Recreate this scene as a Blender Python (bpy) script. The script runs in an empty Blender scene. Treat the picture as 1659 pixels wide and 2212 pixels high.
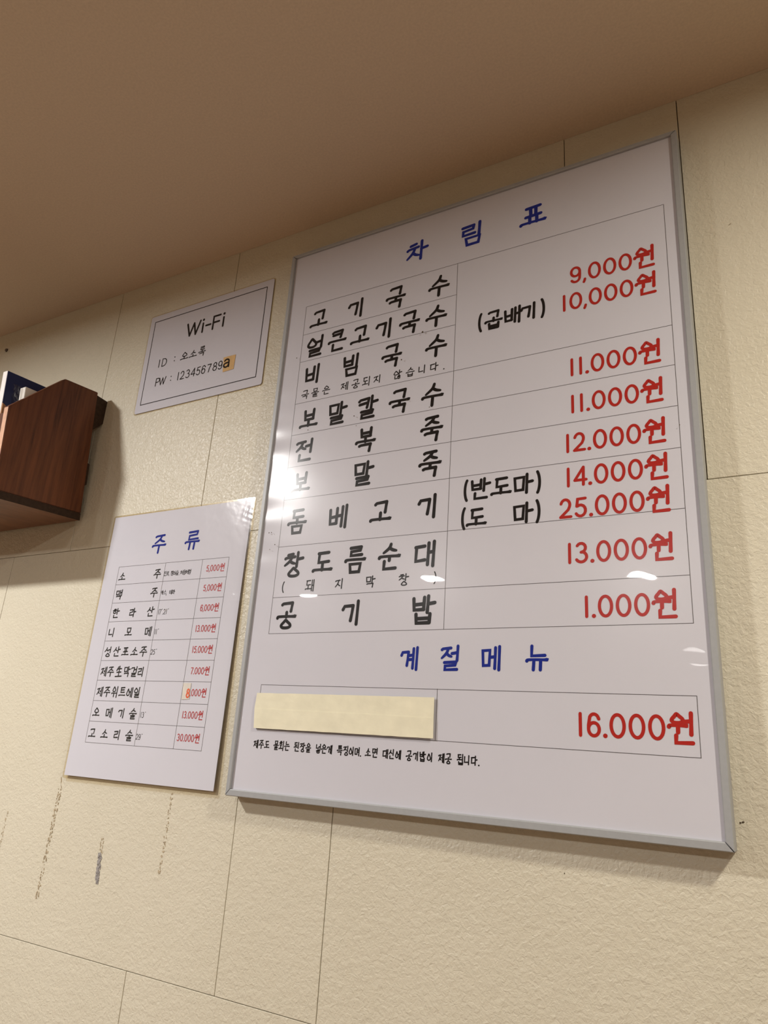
import bpy, bmesh, math, random
from mathutils import Vector, Matrix

# ------------------------------------------------------------------ camera, world, lights, exposure
scene = bpy.context.scene
COL = scene.collection
cam_data = bpy.data.cameras.new('camera')
cam_data.sensor_fit = 'VERTICAL'
cam_data.sensor_height = 36.0
cam_data.lens = 36.0 * 1560.43 / 2212.0
cam_data.clip_start = 0.01
cam = bpy.data.objects.new('camera', cam_data)
COL.objects.link(cam)
cam.location = (0.68217, -0.82488, 0.06510)
cam.rotation_euler = (math.radians(108.5615), math.radians(-3.7207), math.radians(29.0026))
scene.camera = cam

scene.view_settings.view_transform = 'Standard'
scene.view_settings.look = 'None'
scene.view_settings.gamma = 1.0
scene.view_settings.use_curve_mapping = False
scene.view_settings.exposure = 1.45

world = bpy.data.worlds.new('World')
scene.world = world
world.use_nodes = True
world.node_tree.nodes['Background'].inputs[0].default_value = (0.9, 0.8, 0.7, 1)
world.node_tree.nodes['Background'].inputs[1].default_value = 0.02

CEIL = 0.933          # ceiling height above the board's lower edge
FLOOR = -1.47
LAMP_COLOR = (1.0, 0.975, 0.945)
WARM_LAMP = (1.0, 0.93, 0.80)
LAMP_RADIUS = 0.062
# x, y, watts, where it is
LAMPS = [
    (-0.86, -1.04, 12.0, 'round ceiling downlight nearest the wall shelf, in front of the left end of the wall'),
    (1.27, -0.65, 6.3, 'round ceiling downlight to the right of the camera close to the menu wall'),
    (-0.90, -2.46, 4.8, 'round ceiling downlight mirrored beside the small pork note on the menu board'),
    (0.09, -2.65, 4.8, 'round ceiling downlight mirrored under the 13.000 price on the menu board'),
    (-1.83, -2.66, 4.8, 'round ceiling downlight mirrored at the lower left of the menu board'),
    (1.75, -2.65, 4.8, 'added round fill light on the ceiling in the second row, right of the camera'),  # unseen lamp added as general room fill, not read from any reflection
    (0.04, -4.92, 0.12, 'round ceiling downlight deep in the room, nearer of the far pair'),
    (-0.01, -5.60, 0.15, 'round ceiling downlight deep in the room, farther of the far pair'),
]
POWER = 1.0

# ------------------------------------------------------------------ helpers
def tag(o, label=None, cat=None, group=None, kind=None):
    if label: o['label'] = label
    if cat: o['category'] = cat
    if group: o['group'] = group
    if kind: o['kind'] = kind
    return o

def empty(name, loc):
    o = bpy.data.objects.new(name, None)
    o.empty_display_size = 0.05
    COL.objects.link(o)
    o.location = loc
    return o

def link(name, me, mat=None, parent=None, loc=(0, 0, 0)):
    o = bpy.data.objects.new(name, me)
    COL.objects.link(o)
    o.location = loc
    if mat is not None: me.materials.append(mat)
    if parent is not None: o.parent = parent
    return o

def mesh(name, verts, faces, smooth=False):
    me = bpy.data.meshes.new(name)
    me.from_pydata([tuple(v) for v in verts], [], faces)
    me.update()
    if smooth:
        for p in me.polygons: p.use_smooth = True
    return me

def box_bm(bm, x0, x1, y0, y1, z0, z1, bevel=0.0):
    vs = [bm.verts.new(c) for c in ((x0,y0,z0),(x1,y0,z0),(x1,y1,z0),(x0,y1,z0),(x0,y0,z1),(x1,y0,z1),(x1,y1,z1),(x0,y1,z1))]
    fs = [bm.faces.new([vs[i] for i in f]) for f in ((3,2,1,0),(4,5,6,7),(0,1,5,4),(1,2,6,5),(2,3,7,6),(3,0,4,7))]
    if bevel:
        es = set(e for f in fs for e in f.edges)
        bmesh.ops.bevel(bm, geom=list(es), offset=bevel, segments=2, affect='EDGES', profile=0.6)

def bm_obj(name, bm, mat, parent=None, loc=(0, 0, 0), smooth=False):
    me = bpy.data.meshes.new(name)
    bmesh.ops.recalc_face_normals(bm, faces=bm.faces)
    bm.to_mesh(me); bm.free()
    if smooth:
        for p in me.polygons: p.use_smooth = True
    return link(name, me, mat, parent, loc)

def box(name, x0, x1, y0, y1, z0, z1, mat, parent=None, bevel=0.0, off=(0, 0, 0)):
    bm = bmesh.new()
    box_bm(bm, x0-off[0], x1-off[0], y0-off[1], y1-off[1], z0-off[2], z1-off[2], bevel)
    return bm_obj(name, bm, mat, parent)

# ------------------------------------------------------------------ materials
def new_mat(name):
    m = bpy.data.materials.new(name); m.use_nodes = True
    nt = m.node_tree
    return m, nt, nt.nodes['Principled BSDF']

def noise(nt, scale, detail=3, rough=0.55, coord='Object', stretch=None, dist=0.0):
    tc = nt.nodes.new('ShaderNodeTexCoord')
    src = tc.outputs[coord]
    if stretch:
        mp = nt.nodes.new('ShaderNodeMapping'); mp.inputs['Scale'].default_value = stretch
        nt.links.new(src, mp.inputs['Vector']); src = mp.outputs['Vector']
    n = nt.nodes.new('ShaderNodeTexNoise')
    n.inputs['Scale'].default_value = scale; n.inputs['Detail'].default_value = detail
    n.inputs['Roughness'].default_value = rough; n.inputs['Distortion'].default_value = dist
    nt.links.new(src, n.inputs['Vector'])
    return n

def ramp(nt, src, stops):
    r = nt.nodes.new('ShaderNodeValToRGB')
    while len(r.color_ramp.elements) < len(stops): r.color_ramp.elements.new(0.5)
    for e, (p, c) in zip(r.color_ramp.elements, stops):
        e.position = p; e.color = (*c, 1) if len(c) == 3 else c
    nt.links.new(src, r.inputs['Fac'])
    return r

def bump(nt, bsdf, src, strength, dist):
    b = nt.nodes.new('ShaderNodeBump')
    b.inputs['Strength'].default_value = strength; b.inputs['Distance'].default_value = dist
    nt.links.new(src, b.inputs['Height'])
    if bsdf is not None: nt.links.new(b.outputs['Normal'], bsdf.inputs['Normal'])
    return b

def plain(name, color, rough=0.6, spec=0.4, metal=0.0, vary=0.0, scale=60, bmp=0.0):
    m, nt, b = new_mat(name)
    b.inputs['Base Color'].default_value = (*color, 1)
    b.inputs['Roughness'].default_value = rough
    b.inputs['Specular IOR Level'].default_value = spec
    b.inputs['Metallic'].default_value = metal
    if vary or bmp:
        n = noise(nt, scale)
        if vary:
            r = ramp(nt, n.outputs['Fac'], [(0.3, tuple(c*(1-vary) for c in color)), (0.7, tuple(min(1, c*(1+vary)) for c in color))])
            nt.links.new(r.outputs['Color'], b.inputs['Base Color'])
        if bmp: bump(nt, b, n.outputs['Fac'], bmp, 0.001)
    return m

def wall_material():
    m, nt, b = new_mat('textured cream wall paint')
    n = noise(nt, 3.0, 4, 0.6)
    r = ramp(nt, n.outputs['Fac'], [(0.3, (0.63, 0.585, 0.46)), (0.7, (0.675, 0.63, 0.505))])
    # small tan specks and a pale stain
    n2 = noise(nt, 55, 5, 0.7)
    r2 = ramp(nt, n2.outputs['Fac'], [(0.66, (0, 0, 0)), (0.80, (1, 1, 1))])
    mx = nt.nodes.new('ShaderNodeMix'); mx.data_type = 'RGBA'
    nt.links.new(r.outputs['Color'], mx.inputs['A'])
    mx.inputs['B'].default_value = (0.50, 0.42, 0.26, 1)
    mul = nt.nodes.new('ShaderNodeMath'); mul.operation = 'MULTIPLY'; mul.inputs[1].default_value = 0.35
    nt.links.new(r2.outputs['Color'], mul.inputs[0]); nt.links.new(mul.outputs[0], mx.inputs['Factor'])
    nt.links.new(mx.outputs['Result'], b.inputs['Base Color'])
    b.inputs['Roughness'].default_value = 0.36
    b.inputs['Specular IOR Level'].default_value = 0.45
    a = noise(nt, 210, 3, 0.6, dist=0.6)
    c = noise(nt, 75, 2, 0.5)
    ad = nt.nodes.new('ShaderNodeMath'); ad.operation = 'MULTIPLY_ADD'; ad.inputs[1].default_value = 0.8
    nt.links.new(c.outputs['Fac'], ad.inputs[0]); nt.links.new(a.outputs['Fac'], ad.inputs[2])
    bump(nt, b, ad.outputs[0], 0.66, 0.0018)
    return m

def wood_material(name, dark, light, axis='Z', scale=9, rough=0.45):
    m, nt, b = new_mat(name)
    st = {'Z': (14, 14, 0.9), 'X': (0.9, 14, 14), 'Y': (14, 0.9, 14)}[axis]
    n = noise(nt, scale, 6, 0.65, stretch=st, dist=0.4)
    n2 = noise(nt, 6, 2, 0.5)
    ad = nt.nodes.new('ShaderNodeMath'); ad.operation = 'MULTIPLY_ADD'; ad.inputs[1].default_value = 0.35
    nt.links.new(n2.outputs['Fac'], ad.inputs[0]); nt.links.new(n.outputs['Fac'], ad.inputs[2])
    r = ramp(nt, ad.outputs[0], [(0.45, dark), (0.62, tuple((x+y)/2 for x, y in zip(dark, light))), (0.88, light)])
    nt.links.new(r.outputs['Color'], b.inputs['Base Color'])
    b.inputs['Roughness'].default_value = rough
    b.inputs['Specular IOR Level'].default_value = 0.3
    bump(nt, b, n.outputs['Fac'], 0.12, 0.001)
    return m

def film_material(name, haze=0.25, rough=0.02, bump_src=None, ior=1.45, tint=(1, 1, 1)):
    """clear plastic film: what is behind shows through, lamps glint on its face"""
    m, nt, b = new_mat(name)
    out = nt.nodes['Material Output']
    nt.nodes.remove(b)
    tr = nt.nodes.new('ShaderNodeBsdfTransparent'); tr.inputs['Color'].default_value = (*tint, 1)
    g1 = nt.nodes.new('ShaderNodeBsdfGlossy'); g1.inputs['Roughness'].default_value = rough
    g2 = nt.nodes.new('ShaderNodeBsdfGlossy'); g2.inputs['Roughness'].default_value = 0.22
    mg = nt.nodes.new('ShaderNodeMixShader'); mg.inputs[0].default_value = haze
    fr = nt.nodes.new('ShaderNodeFresnel'); fr.inputs['IOR'].default_value = ior
    # one thin sheet: the same reflectance from either side
    ge = nt.nodes.new('ShaderNodeNewGeometry')
    io = nt.nodes.new('ShaderNodeMapRange')
    io.inputs['To Min'].default_value = ior; io.inputs['To Max'].default_value = 1.0/ior
    nt.links.new(ge.outputs['Backfacing'], io.inputs['Value']); nt.links.new(io.outputs[0], fr.inputs['IOR'])
    mx = nt.nodes.new('ShaderNodeMixShader')
    nt.links.new(g1.outputs[0], mg.inputs[1]); nt.links.new(g2.outputs[0], mg.inputs[2])
    nt.links.new(fr.outputs[0], mx.inputs[0]); nt.links.new(tr.outputs[0], mx.inputs[1]); nt.links.new(mg.outputs[0], mx.inputs[2])
    nt.links.new(mx.outputs[0], out.inputs['Surface'])
    if bump_src:
        n = noise(nt, bump_src[0], 2, 0.5)
        bp = bump(nt, None, n.outputs['Fac'], bump_src[1], bump_src[2])
        for s in (g1, g2): nt.links.new(bp.outputs[0], s.inputs['Normal'])
    return m

M_wall = wall_material()
M_joint = plain('dark joint backing', (0.22, 0.17, 0.11), 0.9, 0.1)
M_ceil = plain('tan papered ceiling', (0.61, 0.49, 0.37), 0.85, 0.15, vary=0.05, scale=300, bmp=0.15)
M_room = plain('cream room wall', (0.56, 0.49, 0.40), 0.8, 0.2)
M_floor = wood_material('brown wooden floor', (0.20, 0.125, 0.08), (0.34, 0.225, 0.15), 'X')
M_alu = plain('satin aluminium', (0.37, 0.38, 0.39), 0.5, 0.4, metal=0.15, vary=0.03, scale=200)
M_paper = plain('white printed paper', (0.635, 0.63, 0.69), 0.75, 0.2, vary=0.012, scale=9)
M_black = plain('black ink', (0.010, 0.008, 0.008), 0.7, 0.04)
M_grey_ink = plain('charcoal ink', (0.022, 0.022, 0.021), 0.7, 0.05)
M_blue = plain('blue ink', (0.010, 0.024, 0.25), 0.7, 0.05)
M_red = plain('red ink', (0.43, 0.022, 0.016), 0.7, 0.05)
M_red2 = plain('dark red ink', (0.45, 0.025, 0.03), 0.55, 0.3)
M_orange_pen = plain('orange red marker', (0.75, 0.12, 0.04), 0.6, 0.3)
M_rule = plain('thin grey ink', (0.10, 0.09, 0.09), 0.6, 0.2)
M_tape = plain('cream masking tape', (0.80, 0.76, 0.58), 0.7, 0.25, vary=0.05, scale=45, bmp=0.25)
M_tan_tape = plain('tan paper tape', (0.66, 0.42, 0.17), 0.6, 0.3, vary=0.06, scale=90, bmp=0.1)
M_pale_tape = plain('pale paper tape', (0.70, 0.65, 0.58), 0.6, 0.3, vary=0.05, scale=90)
M_lam_edge = film_material('laminating film margin', 0.3, 0.08, (30, 0.25, 0.003), tint=(0.95, 0.91, 0.82))
M_film = film_material('clear cover film', 0.55, 0.012, (14, 0.05, 0.004))
M_lam = film_material('laminate face film', 0.35, 0.035, (55, 0.22, 0.0016))
M_wood = wood_material('dark stained pine', (0.045, 0.013, 0.005), (0.17, 0.055, 0.02), 'Z')
M_wood_under = wood_material('brown pine underside', (0.10, 0.042, 0.02), (0.24, 0.11, 0.055), 'Y', 7)
M_wood_edge = plain('pale pine edge', (0.62, 0.37, 0.25), 0.6, 0.3, vary=0.12, scale=70)
M_wood_dark = plain('dark end grain', (0.04, 0.022, 0.013), 0.7, 0.2, vary=0.25, scale=160)
M_navy = plain('navy cover', (0.008, 0.015, 0.085), 0.4, 0.4)
M_white = plain('white card edge', (0.85, 0.82, 0.80), 0.6, 0.3, vary=0.02)
M_carton = plain('off-white carton', (0.74, 0.71, 0.66), 0.6, 0.3, vary=0.03)
M_kraft = plain('brown kraft card', (0.42, 0.22, 0.11), 0.7, 0.2, vary=0.08)
M_wrap = film_material('crinkled wrapping film', 0.4, 0.1, (120, 0.6, 0.003), tint=(0.75, 0.74, 0.73))
M_grime = plain('dark grime', (0.09, 0.065, 0.04), 0.8, 0.1, vary=0.4, scale=400)
M_scuff = plain('grey scuff', (0.33, 0.31, 0.30), 0.8, 0.1, vary=0.35, scale=500)
M_peel = plain('peeled tan paint', (0.47, 0.39, 0.27), 0.8, 0.1, vary=0.4, scale=500)
M_trim = plain('white downlight trim', (0.8, 0.8, 0.78), 0.4, 0.4)
m, nt, b = new_mat('glowing downlight lens')
b.inputs['Emission Color'].default_value = (*LAMP_COLOR, 1); b.inputs['Emission Strength'].default_value = 5.0
M_lens = m

# ------------------------------------------------------------------ room shell
XL, XR, YB = -2.7, 3.2, -6.6
T = 0.1
box('ceiling', XL-T, XR+T, YB-T, 0.12, CEIL, CEIL+T, M_ceil)['kind'] = 'structure'
box('floor', XL-T, XR+T, YB-T, 0.12, FLOOR-T, FLOOR, M_floor)['kind'] = 'structure'
box('wall_left', XL-T, XL, YB-T, 0.12, FLOOR, CEIL, M_room)['kind'] = 'structure'
box('wall_right', XR, XR+T, YB-T, 0.12, FLOOR, CEIL, M_room)['kind'] = 'structure'
box('wall_front', XL, XR, YB-T, YB, FLOOR, CEIL, M_room)['kind'] = 'structure'
wall = box('wall_back', XL, XR, 0.0042, 0.10, FLOOR, CEIL, M_joint)
wall['kind'] = 'structure'

Z1, Z2 = 0.3795, -0.2352          # the two horizontal joints
rows = [
    (Z1, CEIL, [XL, -2.27, -1.675, -1.065, -0.456, -0.147, 0.462, 0.6155, 1.225, 1.377, 1.987, XR]),
    (Z2, Z1, [XL, -2.45, -1.84, -1.23, -0.617, 0.0035, 0.157, 0.767, 0.92, 1.53, 2.14, XR]),
    (Z2-0.615, Z2, [XL, -2.6, -1.98, -1.37, -0.763, -0.153, 0.457, 0.61, 1.22, 1.83, XR]),
    (FLOOR, Z2-0.615, [XL, -2.27, -1.675, -1.065, -0.456, 0.15, 0.76, 1.37, 1.98, XR]),
]
G = 0.00055
panels = {}
rng = random.Random(3)
for ri, (za, zb, xs) in enumerate(rows):
    for i in range(len(xs)-1):
        bm = bmesh.new()
        gz0 = 0.0004 if ri < 3 else 0.0
        gz1 = 0.0004 if ri > 0 else 0.0
        lip = rng.uniform(0, 0.0002)
        box_bm(bm, xs[i]+G, xs[i+1]-G, 0.0-lip, 0.0045, za+gz0, zb-gz1, 0.0006)
        panels[ri, i] = bm_obj('panel', bm, M_wall, wall)

# ------------------------------------------------------------------ wear on the wall: ragged flakes lying on the panels
def flakes(name, pts, n, wid, size, mat, parent, y=-0.0004, seed=1):
    """irregular little flakes along a line, joined in one thin piece"""
    r = random.Random(seed)
    bm = bmesh.new()
    for k in range(n):
        t = r.random()*(len(pts)-1); i = min(int(t), len(pts)-2); f = t-i
        cx = pts[i][0]+(pts[i+1][0]-pts[i][0])*f + r.uniform(-wid, wid)
        cz = pts[i][1]+(pts[i+1][1]-pts[i][1])*f
        s = size*r.uniform(0.35, 1.0); a0 = r.uniform(0, 6.28); m_ = r.randint(5, 7)
        ring = []
        for j in range(m_):
            a = a0+6.283*j/m_; rr = s*r.uniform(0.45, 1.0)
            ring.append((cx+rr*math.cos(a)*0.7, cz+rr*math.sin(a)*1.3))
        yy = y-0.000004*k
        top = [bm.verts.new((x, yy, z)) for x, z in ring]
        bot = [bm.verts.new((x, 0.0002, z)) for x, z in ring]
        bm.faces.new(top)
        for j in range(m_): bm.faces.new((top[j], bot[j], bot[(j+1) % m_], top[(j+1) % m_]))
    o = bm_obj(name, bm, mat, parent)
    return o

pm = panels[1, 4]                                     # panel below the drinks sheet
tag(flakes('peeled_paint', [(-0.356, -0.002), (-0.359, -0.09), (-0.362, -0.176)], 150, 0.0036, 0.0020, M_peel, pm, seed=2), 'ragged strip of peeled paint below the left edge of the drinks sheet')
tag(flakes('peeled_paint', [(-0.1165, -0.004), (-0.118, -0.06), (-0.119, -0.112)], 70, 0.0024, 0.0018, M_peel, pm, seed=5), 'short strip of peeled paint below the right part of the drinks sheet')
tag(flakes('scuff', [(-0.2415, -0.100), (-0.2385, -0.139)], 150, 0.0034, 0.0024, M_scuff, pm, seed=7), 'grey scuffed patch on the wall')
tag(flakes('scuff', [(-0.2435, -0.078), (-0.2405, -0.10)], 30, 0.0036, 0.0016, M_peel, pm, seed=8))
tag(flakes('peeled_paint', [(-0.474, -0.062), (-0.476, -0.125)], 40, 0.0024, 0.0018, M_peel, pm, seed=9))
tag(flakes('dirt_mark', [(0.6185, 0.0252), (0.6262, 0.0268)], 9, 0.0008, 0.0011, M_grime, panels[1, 6], seed=4), 'small dark smudge right of the menu board')
flakes('dirt_mark', [(0.4486, -0.0392), (0.4488, -0.0412)], 3, 0.0003, 0.0009, M_grime, panels[1, 6], seed=4)
flakes('dirt_mark', [(0.668, 0.2005), (0.670, 0.207)], 5, 0.0007, 0.0007, M_grime, panels[1, 6], seed=11)
flakes('dirt_mark', [(0.663, 0.708), (0.667, 0.713)], 5, 0.0007, 0.0009, M_peel, panels[0, 7], seed=12)
# nail in the wall near the shelf
bm = bmesh.new()
bmesh.ops.create_cone(bm, cap_ends=True, segments=12, radius1=0.0045, radius2=0.0030, depth=0.004, matrix=Matrix.Translation((0, -0.0015, 0)) @ Matrix.Rotation(math.radians(90), 4, 'X'))
nail = bm_obj('nail', bm, plain('rusty nail', (0.12, 0.09, 0.07), 0.6, 0.3), None, (-0.8276, 0, 0.8862), True)
tag(nail, 'small dark nail head in the wall above the wooden shelf', 'nail')

# ------------------------------------------------------------------ stroke lettering
def stroke_geo(pts, ws, closed, V, F, to3d):
    """a flat ribbon along pts with round ends, appended to V, F"""
    n = len(pts)
    P = [Vector(p) for p in pts]
    segs = []
    for i in range(n if closed else n-1):
        d = P[(i+1) % n]-P[i]
        segs.append(d.normalized() if d.length > 1e-12 else Vector((1, 0)))
    L, R_ = [], []
    for i in range(n):
        if closed: a, b_ = segs[i-1], segs[i]
        else: a, b_ = segs[max(i-1, 0)], segs[min(i, n-2)]
        na, nb = Vector((-a.y, a.x)), Vector((-b_.y, b_.x))
        m_ = na+nb
        if m_.length < 0.3: m_ = nb.copy(); k = 1.0
        else:
            m_.normalize(); k = min(1.0/max(m_.dot(nb), 0.2), 1.35)
        L.append(P[i]+m_*ws[i]*0.5*k); R_.append(P[i]-m_*ws[i]*0.5*k)
    base = len(V)
    for i in range(n):
        V.append(to3d(L[i])); V.append(to3d(R_[i]))
    for i in range(n if closed else n-1):
        j = (i+1) % n
        F.append((base+2*i, base+2*i+1, base+2*j+1, base+2*j))
    if not closed:
        for i, d in ((0, -segs[0]), (n-1, segs[-1])):
            r = ws[i]*0.5; a0 = math.atan2(d.y, d.x)
            c0 = len(V)
            for k in range(7):
                a = a0-math.pi/2+math.pi*k/6
                V.append(to3d(P[i]+Vector((math.cos(a), math.sin(a)))*r))
            F.append(tuple(range(c0, c0+7)))

def smooth_path(pts, sub=4, closed=False):
    n = len(pts); out = []
    rngi = n if closed else n-1
    for i in range(rngi):
        g = (lambda k: pts[k % n]) if closed else (lambda k: pts[min(max(k, 0), n-1)])
        p0, p1, p2, p3 = g(i-1), g(i), g(i+1), g(i+2)
        for s in range(sub):
            t = s/sub
            out.append(tuple(0.5*(2*p1[c]+(p2[c]-p0[c])*t+(2*p0[c]-5*p1[c]+4*p2[c]-p3[c])*t*t+(3*p1[c]-p0[c]-3*p2[c]+p3[c])*t**3) for c in (0, 1)))
    if not closed: out.append(tuple(pts[-1]))
    return out

# a stroke is (points, kind); kinds: 's' straight corners, 'c' smooth curve, 'o' closed smooth, 'r' closed straight, 'h' brushy long bar
def cho(j, vert):
    S = {
    'ㄱ': [([(0, .70), (.14, .90), (.92, .93), (.85, .45), (.76, 0)], 's')] if vert else [([(.0, .80), (.10, .92), (.93, 1.0), (.88, .45), (.84, .0)], 's')],
    'ㄴ': [([(.12, 1), (.10, .10), (1, .14)], 's')],
    'ㄷ': [([(.06, .93), (.95, .98)], 's'), ([(.14, .93), (.10, .06), (1, .12)], 's')],
    'ㄹ': [([(.04, .93), (.92, 1.0), (.86, .60), (.10, .50), (.08, .03), (1, .08)], 's')],
    'ㅁ': [([(.08, .97), (.94, 1.0), (.86, .02), (.16, 0)], 'r')],
    'ㅂ': [([(.06, 1.0), (.12, .02), (.90, .04)], 's'), ([(.92, 1.08), (.88, .04)], 's'), ([(.11, .46), (.88, .52)], 's')],
    'ㅅ': [([(.56, 1), (.44, .55), (0, .02)], 'c'), ([(.46, .58), (.70, .34), (1, .22)], 'c')],
    'ㅇ': [([(.46, 1), (.68, .76), (.92, .46), (.96, .20), (.76, .02), (.46, -.02), (.18, .04), (.04, .24), (.10, .46), (.28, .74)], 'o')],
    'ㅈ': [([(.0, .84), (.12, .93), (.92, 1.0)], 's'), ([(.66, .95), (.46, .48), (0, .02)], 'c'), ([(.46, .52), (.70, .28), (1, .16)], 'c')],
    'ㅊ': [([(.26, .98), (.74, 1.06)], 's'), ([(.0, .64), (.12, .71), (.94, .78)], 's'), ([(.64, .73), (.46, .36), (0, -.04)], 'c'), ([(.46, .40), (.70, .20), (1, .10)], 'c')],
    'ㅋ': [([(0, .78), (.12, .92), (.93, 1.0), (.86, .45), (.78, .0)], 's'), ([(.06, .42), (.86, .54)], 's')],
    'ㅌ': [([(.06, .94), (.95, 1.0)], 's'), ([(.12, .94), (.10, .04), (1, .10)], 's'), ([(.11, .50), (.90, .55)], 's')],
    'ㅍ': [([(.04, .93), (.96, 1.0)], 's'), ([(.32, .94), (.34, .06)], 's'), ([(.68, .97), (.67, .08)], 's'), ([(.0, .02), (1, .10)], 's')],
    'ㅎ': [([(.32, 1.0), (.70, 1.06)], 's'), ([(.0, .68), (.10, .74), (.96, .80)], 's'),
           ([(.50, .62), (.72, .48), (.84, .26), (.74, .06), (.48, -.02), (.22, .06), (.14, .26), (.28, .48)], 'o')],
    }
    return S[j]

JONG = {'ㄱ': [([(.0, .86), (.12, .95), (.95, 1.0), (.90, .5), (.86, -.02)], 's')], 'ㅂ': [([(.06, 1.0), (.10, .02), (.92, .04)], 's'), ([(.95, 1.0), (.92, .04)], 's'), ([(.1, .5), (.92, .54)], 's')]}
def jong(j):
    if j == 'ㄶ': 
        a = [([(p[0]*.42, p[1]) for p in q], k) for q, k in cho('ㄴ', False)]
        b_ = [([(.52+p[0]*.5, p[1]) for p in q], k) for q, k in cho('ㅎ', False)]
        return a+b_
    return JONG.get(j) or cho(j, False)

def fit(strokes, x0, y0, x1, y1):
    return [([(x0+(x1-x0)*p[0], y0+(y1-y0)*p[1]) for p in q], k) for q, k in strokes]

def hbar(x0, x1, y): return ([(x0, y-.03), (x0+.07*(x1-x0), y+.02), (x0+.55*(x1-x0), y+.025), (x1-.10*(x1-x0), y+.02), (x1, y+.05)], 'h')
def vbar(x, y0, y1): return ([(x+.012, y1), (x, (y0+y1)/2), (x-.02, y0)], 's')

def vvow(v, y0, y1, final):
    H = y1-y0; o = []
    md = y0+H*(.56 if not final else .52)
    if v in 'ㅣ': o = [vbar(.78, y0, y1)]
    elif v == 'ㅏ': o = [vbar(.70, y0, y1), ([(.70, md), (1.0, md+.04)], 's')]
    elif v == 'ㅑ': o = [vbar(.70, y0, y1), ([(.70, md+.12), (1.0, md+.16)], 's'), ([(.70, md-.12), (1.0, md-.08)], 's')]
    elif v == 'ㅓ': o = [vbar(.86, y0, y1), ([(.56, md-.02), (.86, md+.02)], 's')]
    elif v == 'ㅕ': o = [vbar(.86, y0, y1), ([(.58, md+.12), (.86, md+.15)], 's'), ([(.56, md-.12), (.86, md-.09)], 's')]
    elif v == 'ㅐ': o = [vbar(.66, y0+.03, y1-.03), vbar(.92, y0-.03, y1+.02), ([(.66, md), (.92, md+.02)], 's')]
    elif v == 'ㅔ': o = [vbar(.72, y0+.03, y1-.03), vbar(.94, y0-.03, y1+.02), ([(.50, md-.02), (.72, md)], 's')]
    elif v == 'ㅖ': o = [vbar(.72, y0+.03, y1-.03), vbar(.94, y0-.03, y1+.02), ([(.48, md+.08), (.72, md+.10)], 's'), ([(.46, md-.12), (.72, md-.10)], 's')]
    return o

CHO = 'ㄱㄲㄴㄷㄸㄹㅁㅂㅃㅅㅆㅇㅈㅉㅊㅋㅌㅍㅎ'
JUNG = 'ㅏㅐㅑㅒㅓㅔㅕㅖㅗㅘㅙㅚㅛㅜㅝㅞㅟㅠㅡㅢㅣ'
FIN = ' ㄱㄲㄳㄴㄵㄶㄷㄹㄺㄻㄼㄽㄾㄿㅀㅁㅂㅄㅅㅆㅇㅈㅊㅋㅌㅍㅎ'

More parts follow.
